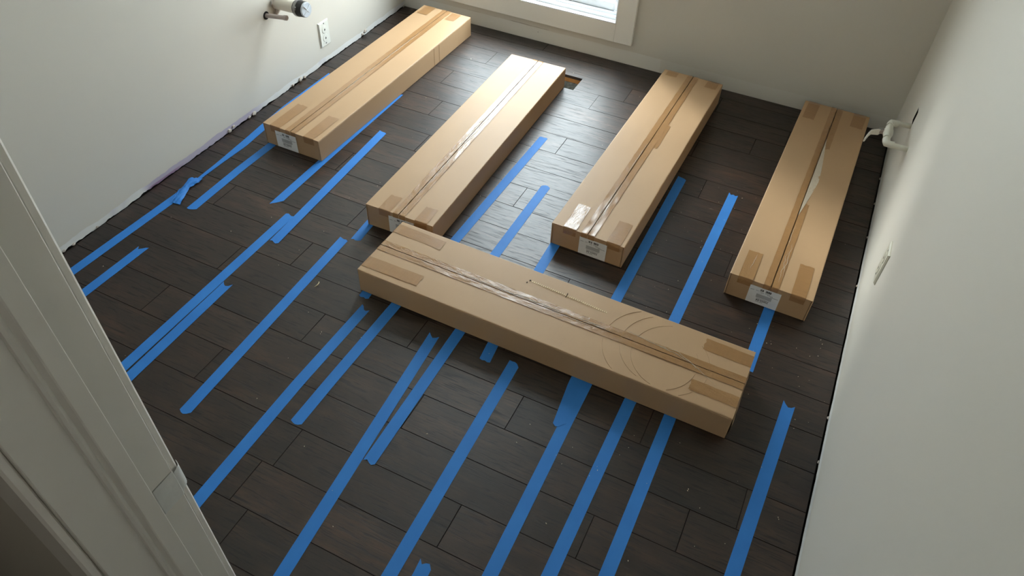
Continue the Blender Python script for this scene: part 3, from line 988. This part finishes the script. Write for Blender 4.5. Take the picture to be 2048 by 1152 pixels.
tape([(0.812, 0.711), (0.782, 1.512)], 'blue tape strip lying free between the close pair and the crosswise carton corner', start=(0.0, 0.006, 0.008, 0.004, -0.004), end=(0.006, 0.003, 0, 0.002, -0.003))
tape([(0.820, 1.530), (0.814, 1.624), (0.812, 1.75)], 'short blue tape stub poking out under the label of the vent carton', start=(0.004, 0.0, 0.004, 0.002, -0.003))
tape([(1.036, 0.34), (1.033, 0.516), (1.027, 0.932), (1.032, 1.270)], 'blue tape strip beside the door casing ending short of the crosswise carton', end=(0.012, 0.006, -0.006, -0.008, 0.0))
tape([(1.106, 0.822), (1.106, 0.972), (1.110, 1.333), (1.127, 1.692), (1.140, 2.419)], 'long blue tape strip passing under the crosswise carton and along the vent carton', start=(0.0, 0.004, 0.006, 0.004, -0.002), end=(0.0, 0.004, 0.002, 0.006, 0.002))
tape([(1.000, 1.312), (0.993, 1.40), (0.99, 1.52)], 'tiny blue tape stub under the corner of the crosswise carton', start=(0.0, 0.005, 0.002, 0.006, 0.002))
tape([(1.352, 0.33), (1.341, 0.459), (1.283, 1.270)], 'long blue tape strip in the foreground with a notched end near the crosswise carton', end=(0.010, 0.0, -0.008, -0.004, 0.004))
tape([(1.354, 0.811), (1.345, 1.329), (1.343, 1.50)], 'blue tape strip ending on a plank joint, coming from under the crosswise carton', start=(0.004, -0.002, 0.004, 0.008, 0.002), z=0.0009)
tape([(1.2845, 1.52), (1.284, 1.693), (1.283, 2.125)], 'blue tape strip with rounded end on the shiny floor beside the ribbed-patch carton', end=(-0.006, 0.003, 0.006, 0.003, -0.004))
tape([(1.467, 1.258), (1.460, 1.326), (1.451, 1.687), (1.446, 1.831), (1.446, 1.98)], 'blue tape strip linking the crosswise carton with the ribbed-patch carton corner', start=(-0.002, 0.002, 0.0, 0.004, 0.002))
tape([(1.571, 0.38), (1.567, 0.573), (1.551, 1.290)], 'foreground blue tape strip with clipped corner end just before the crosswise carton', end=(0.004, 0.003, 0.004, 0.0, -0.010))
tape([(1.632, 0.42), (1.632, 0.605), (1.630, 0.632)], 'tiny blue tape end at the bottom edge of the photo', end=(0.012, 0.0, 0.006, 0.008, -0.004), z=0.0002)
tape([(1.784, 0.42), (1.780, 0.680), (1.772, 1.160), (1.770, 1.48)], 'foreground blue tape strip overlapped by another beside the crosswise carton')
tape([(1.757, 1.150), (1.741, 1.30), (1.731, 1.684), (1.732, 2.430)], 'blue tape strip alongside the ribbed-patch carton, overlapping another past the crosswise carton', start=(0.002, 0.010, 0.008, -0.002, -0.008), end=(0.004, 0.002, 0, -0.002, -0.008), z=0.0009)
tape([(1.906, 0.45), (1.906, 0.744), (1.908, 1.318), (1.929, 1.680), (1.938, 2.420)], 'longest blue tape strip, passing under the crosswise carton into the gap before the valve carton', end=(0.008, -0.004, 0.002, -0.003, 0.004))
tape([(2.030, 0.5), (2.029, 0.806), (2.028, 1.315), (2.028, 1.46)], 'foreground blue tape strip going under the crosswise carton closest to the right wall')
tape([(2.290, 0.55), (2.301, 0.943), (2.325, 1.512)], 'blue tape strip nearest the pale right wall with V-notched end', end=(0.016, 0.004, -0.004, -0.001, 0.008))
tape([(2.186, 1.59), (2.187, 1.662), (2.192, 1.870), (2.194, 2.05)], 'blue tape strip coming out under the label of the valve carton')

# crumpled scrap of tape where two strips meet
m = MB()
Lf = [(0.119, 1.384), (0.098, 1.44), (0.088, 1.49), (0.080, 1.515), (0.084, 1.530)]
Rt = [(0.158, 1.389), (0.138, 1.435), (0.120, 1.478), (0.126, 1.520), (0.126, 1.545)]


def scrap(s, t):
    q = t * 4
    k_ = min(3, int(q)); f_ = q - k_
    a = Vector(Lf[k_]).lerp(Vector(Lf[k_ + 1]), f_)
    c_ = Vector(Rt[k_]).lerp(Vector(Rt[k_ + 1]), f_)
    p_ = a.lerp(c_, s)
    h = 0.0015 + 0.010 * abs(noise.noise(Vector((p_.x * 75, p_.y * 28, 4)))) + 0.008 * math.sin(math.pi * s) * math.sin(math.pi * t)
    return (p_.x - 0.12, p_.y - 1.46, h)


m.grid(scrap, 10, 22, smooth=False)
tag(m.build('tape_scrap', M_blue, None, (0.12, 1.46, 0)), 'crumpled knot of blue tape on the strip nearest the outlet wall', 'tape scrap')

# ------------------------------------------------------------------ outlets
def outlet(name, loc, rz, label, mp, recess):
    o_ = empty(name, loc, rz)              # local +x is out of the wall
    tag(o_, label, 'outlet')
    m = MB()
    hw, hh, t, c_ = 0.036, 0.0575, 0.0065, 0.004
    vs = [(0, -hw, -hh), (0, hw, -hh), (0, hw, hh), (0, -hw, hh), (t * .4, -hw, -hh), (t * .4, hw, -hh), (t * .4, hw, hh), (t * .4, -hw, hh),
          (t, -hw + c_, -hh + c_), (t, hw - c_, -hh + c_), (t, hw - c_, hh - c_), (t, -hw + c_, hh - c_)]
    m.add(vs, [(8, 9, 10, 11)] + [(s + i, s + (i + 1) % 4, s + 4 + (i + 1) % 4, s + 4 + i) for s in (0, 4) for i in range(4)])
    m.build('plate', mp, o_)
    for z in (0.0195, -0.0195):
        r_ = MB()
        r_.lathe((t, 0, z), (1, 0, 0), [(-0.001, 0.0172), (0.0012, 0.0168), (0.0016, 0.0158), (0.0016, 0.0)], 28)
        ro = r_.build('receptacle', mp, o_)
        h_ = MB()
        h_.lathe((t, 0, z - 0.001), (1, 0, 0), [(0.0012, 0.0042), (0.0019, 0.0040), (0.0019, 0.0)], 14)
        h_.add([(t + 0.0019, -0.003, z + 0.001), (t + 0.0019, 0.003, z + 0.001), (t + 0.0019, 0.0, z + 0.007)], [(0, 1, 2)])
        h_.build('ground_hole', M_seal, ro)
    for z in (0.048, -0.044):
        s_ = MB()
        s_.lathe((t, 0, z), (1, 0, 0), [(-0.0005, 0.0034), (0.0006, 0.0032), (0.0008, 0.0)], 12)
        s_.build('screw', M_seal, o_)
    return o_


outlet('outlet_plate', (0.0, 2.507, 0.137), 0, 'white outlet plate below the capped drain pipe on the left wall', M_plate, 0)
outlet('outlet_plate', (XR, 1.900, 0.2965), math.pi, 'almond outlet plate on the right wall nearer the camera than the valve', M_plate2, 0)

# ------------------------------------------------------------------ drain pipe and stub on the left wall
dp = empty('drain_pipe', (0, 2.242, 0.382))
tag(dp, 'thick white drain pipe with clamped rubber cap above the outlet plate', 'pipe')
ax = Vector((0.16, -0.006, 0.009)).normalized()
MB().tube([(0, 0, 0), ax * 0.14], 0.0245, 28).build('pipe', M_pvc, dp)
MB().lathe(ax * 0.108, ax, [(0, 0.0245), (0, 0.0300), (0.004, 0.0312), (0.020, 0.0305), (0.040, 0.0305), (0.044, 0.0300), (0.046, 0.027)], 30).build('rubber_cap', M_rubber, dp)
cl = MB().lathe(ax * 0.114, ax, [(0, 0.0312), (0, 0.0332), (0.012, 0.0332), (0.012, 0.0308)], 30)
cl.build('hose_clamp', M_steel, dp)
MB().cbox(0.112, 0.128, -0.037, -0.024, 0.010, 0.024, 0.002).build('clamp_screw', M_steel, dp)
MB().lathe(ax * 0.152, ax, [(0, 0.0290), (0.006, 0.0290), (0.008, 0.0275), (0.008, 0.0)], 30).build('plug', M_clearcap, dp)
pc = ax * 0.1605
s1 = Vector((0, 0.8, 0.6)); s2 = Vector((0, -0.6, 0.8))
for sv in (s1, s2):
    MB().tube([pc - sv * 0.026, pc + sv * 0.026], 0.0013, 8).build('plug_rib', M_vinyl, dp)
m = MB()
for i in range(14):
    a = 2 * math.pi * i / 14
    r0, r1 = 0.0245, 0.033 + 0.006 * random.random()
    m.add([(0.0015, r0 * math.cos(a - .24), r0 * math.sin(a - .24)), (0.0015, r0 * math.cos(a + .24), r0 * math.sin(a + .24)),
           (0.006 + 0.006 * random.random(), r1 * math.cos(a + .18), r1 * math.sin(a + .18)), (0.004 + 0.006 * random.random(), r1 * math.cos(a - .18), r1 * math.sin(a - .18))], [(0, 1, 2, 3)])
m.build('torn_collar', M_plaster, dp)
MB().tube([(0.010, -0.006, -0.020), (0.008, -0.014, -0.034), (0.004, -0.022, -0.044)], [0.010, 0.009, 0.004], 8).build('hanger_tail', M_plaster, dp)

sp = empty('pipe_stub', (0, 2.173, 0.356))
tag(sp, 'thin capped grey pipe stub poking out below the drain pipe', 'pipe')
ax2 = Vector((0.10, 0.010, 0.009)).normalized()
MB().tube([(0, 0, 0), ax2 * 0.090], 0.0088, 18).build('pipe', M_pipe, sp)
MB().lathe(ax2 * 0.086, ax2, [(0, 0.0088), (0, 0.0102), (0.012, 0.0102), (0.0145, 0.0085), (0.0145, 0)], 18).build('end_cap', M_pipe, sp)
MB().lathe((0.0, 0, 0), (1, 0, 0), [(0.0, 0.0165), (0.0016, 0.0160), (0.0016, 0.0)], 20).build('wall_hole', M_gap_shade, sp)  # dark disc on the wall, shade of the pipe hole painted in

# ------------------------------------------------------------------ water valve loop on the right wall
vr = empty('water_valve', (XR, 2.585, 0.322))
tag(vr, 'off-white plumbing valve loop with lever standing out from the right wall', 'valve')


def vl(x, y, z):
    return (x - XR, y - 2.585, z - 0.322)


xa_, xb_ = 2.369, 2.365
MB().tube([vl(XR, 2.676, 0.319), vl(xa_ + 0.006, 2.668, 0.320)], 0.0092, 18).build('pipe', M_pvc_valve, vr)
MB().tube([vl(XR, 2.499, 0.328), vl(xb_ + 0.006, 2.499, 0.329)], 0.0092, 18).build('pipe', M_pvc_valve, vr)
MB().tube([vl(xa_, 2.665, 0.320), vl(xa_ - 0.001, 2.59, 0.323), vl(xb_, 2.502, 0.329)], 0.0092, 18).build('pipe', M_pvc_valve, vr)
for (ex, ey, ez, s_) in ((xa_, 2.666, 0.320, -1), (xb_, 2.500, 0.329, 1)):
    pts = [vl(ex + 0.026, ey, ez), vl(ex + 0.012, ey, ez), vl(ex + 0.003, ey + s_ * 0.003, ez), vl(ex, ey + s_ * 0.012, ez), vl(ex, ey + s_ * 0.026, ez)]
    MB().tube(pts, [0.0128, 0.0116, 0.0128, 0.0116, 0.0128], 18).build('elbow', M_pvc_valve, vr)
MB().tube([vl(2.368, 2.625, 0.322), vl(2.368, 2.612, 0.322), vl(2.367, 2.606, 0.323), vl(2.367, 2.595, 0.3235), vl(2.367, 2.570, 0.3245), vl(2.366, 2.560, 0.325), vl(2.366, 2.552, 0.325), vl(2.366, 2.540, 0.326)],
          [0.0125, 0.0130, 0.0122, 0.0165, 0.0165, 0.0122, 0.0130, 0.0125], 18).build('valve_body', M_pvc_valve, vr)
MB().tube([vl(2.360, 2.585, 0.323), vl(2.345, 2.585, 0.321), vl(2.338, 2.585, 0.319)], [0.009, 0.0085, 0.006], 14).build('stem', M_pipe, vr)
m = MB()
path = [(2.343, 2.592, 0.3185), (2.337, 2.580, 0.3190), (2.324, 2.574, 0.3188), (2.313, 2.566, 0.3195), (2.307, 2.545, 0.3215), (2.301, 2.515, 0.3245), (2.2965, 2.488, 0.327)]
hwv = [0.010, 0.011, 0.010, 0.009, 0.008, 0.008, 0.006]
vs, fs = [], []
for i, q in enumerate(path):
    d = (Vector(path[min(len(path) - 1, i + 1)]) - Vector(path[max(0, i - 1)])).normalized()
    s_ = d.cross(Vector((0, 0, 1))).normalized()
    up_ = Vector((0, 0, 1))
    for (a, c_) in ((-1, -1), (1, -1), (1, 1), (-1, 1)):
        p_ = Vector(q) + s_ * (a * 0.0022) + up_ * (c_ * hwv[i])
        vs.append(vl(*p_))
for i in range(len(path) - 1):
    fs += [(i * 4 + j, i * 4 + (j + 1) % 4, i * 4 + 4 + (j + 1) % 4, i * 4 + 4 + j) for j in range(4)]
fs += [(3, 2, 1, 0), tuple(len(vs) - 4 + j for j in range(4))]
m.add(vs, fs)
m.build('lever', M_pvc, vr)
MB().tube([vl(2.349, 2.586, 0.331), vl(2.334, 2.584, 0.331)], 0.004, 8).build('lever_nut', M_steel, vr)

# ------------------------------------------------------------------ crumbs and shavings
m = MB()
pts = []
for i in range(13):
    a = math.radians(-60 + 130 * i / 12)
    pts.append((0.010 * math.cos(a) - 0.008, 0.015 * math.sin(a), 0.0022 + 0.002 * math.sin(math.pi * i / 12)))
m.tube(pts, [0.0004 + 0.0011 * math.sin(math.pi * i / 12) for i in range(13)], 6)
tag(m.build('wood_shaving', M_shav, None, (0.837, 1.286, 0)), 'thin curled pale shaving on the dark floor before the free tape strip', 'shaving')
random.seed(21)
m = MB()
for i in range(230):
    if random.random() < 0.45:
        x, y = random.uniform(1.75, 2.42), random.uniform(1.0, 2.5)
    else:
        x, y = random.uniform(0.1, 2.42), random.uniform(0.5, 3.0)
    if any(abs((x - bx) * math.cos(ba) + (y - by) * math.sin(ba)) < BW / 2 + 0.01 and abs((y - by) * math.cos(ba) - (x - bx) * math.sin(ba)) < BL / 2 + 0.01
           for bx, by, ba in ((0.317, 2.456, -0.01), (0.933, 2.228, 0.02), (1.570, 2.440, -0.017), (2.184, 2.484, -0.02), (1.581, 1.459, 1.559))):
        continue
    s_ = random.uniform(0.0005, 0.0013)
    a = random.uniform(0, 6.28)
    ca, sa = math.cos(a), math.sin(a)
    l_ = s_ * random.uniform(0.8, 2.0)
    q = [(-l_, -s_), (l_, -s_ * .6), (l_ * .8, s_), (-l_ * .7, s_ * .7)]
    base = [(x + ca * u - sa * v_, y + sa * u + ca * v_, 0.0) for u, v_ in q]
    top = [(x + 0.6 * (ca * u - sa * v_), y + 0.6 * (sa * u + ca * v_), s_ * 0.9) for u, v_ in q]
    m.add(base + top, [(4, 5, 6, 7)] + [(j, (j + 1) % 4, 4 + (j + 1) % 4, 4 + j) for j in range(4)])
tag(m.build('floor_crumbs', M_crumb), 'pale sawdust crumbs scattered over the dark floor', 'crumbs', kind='stuff')
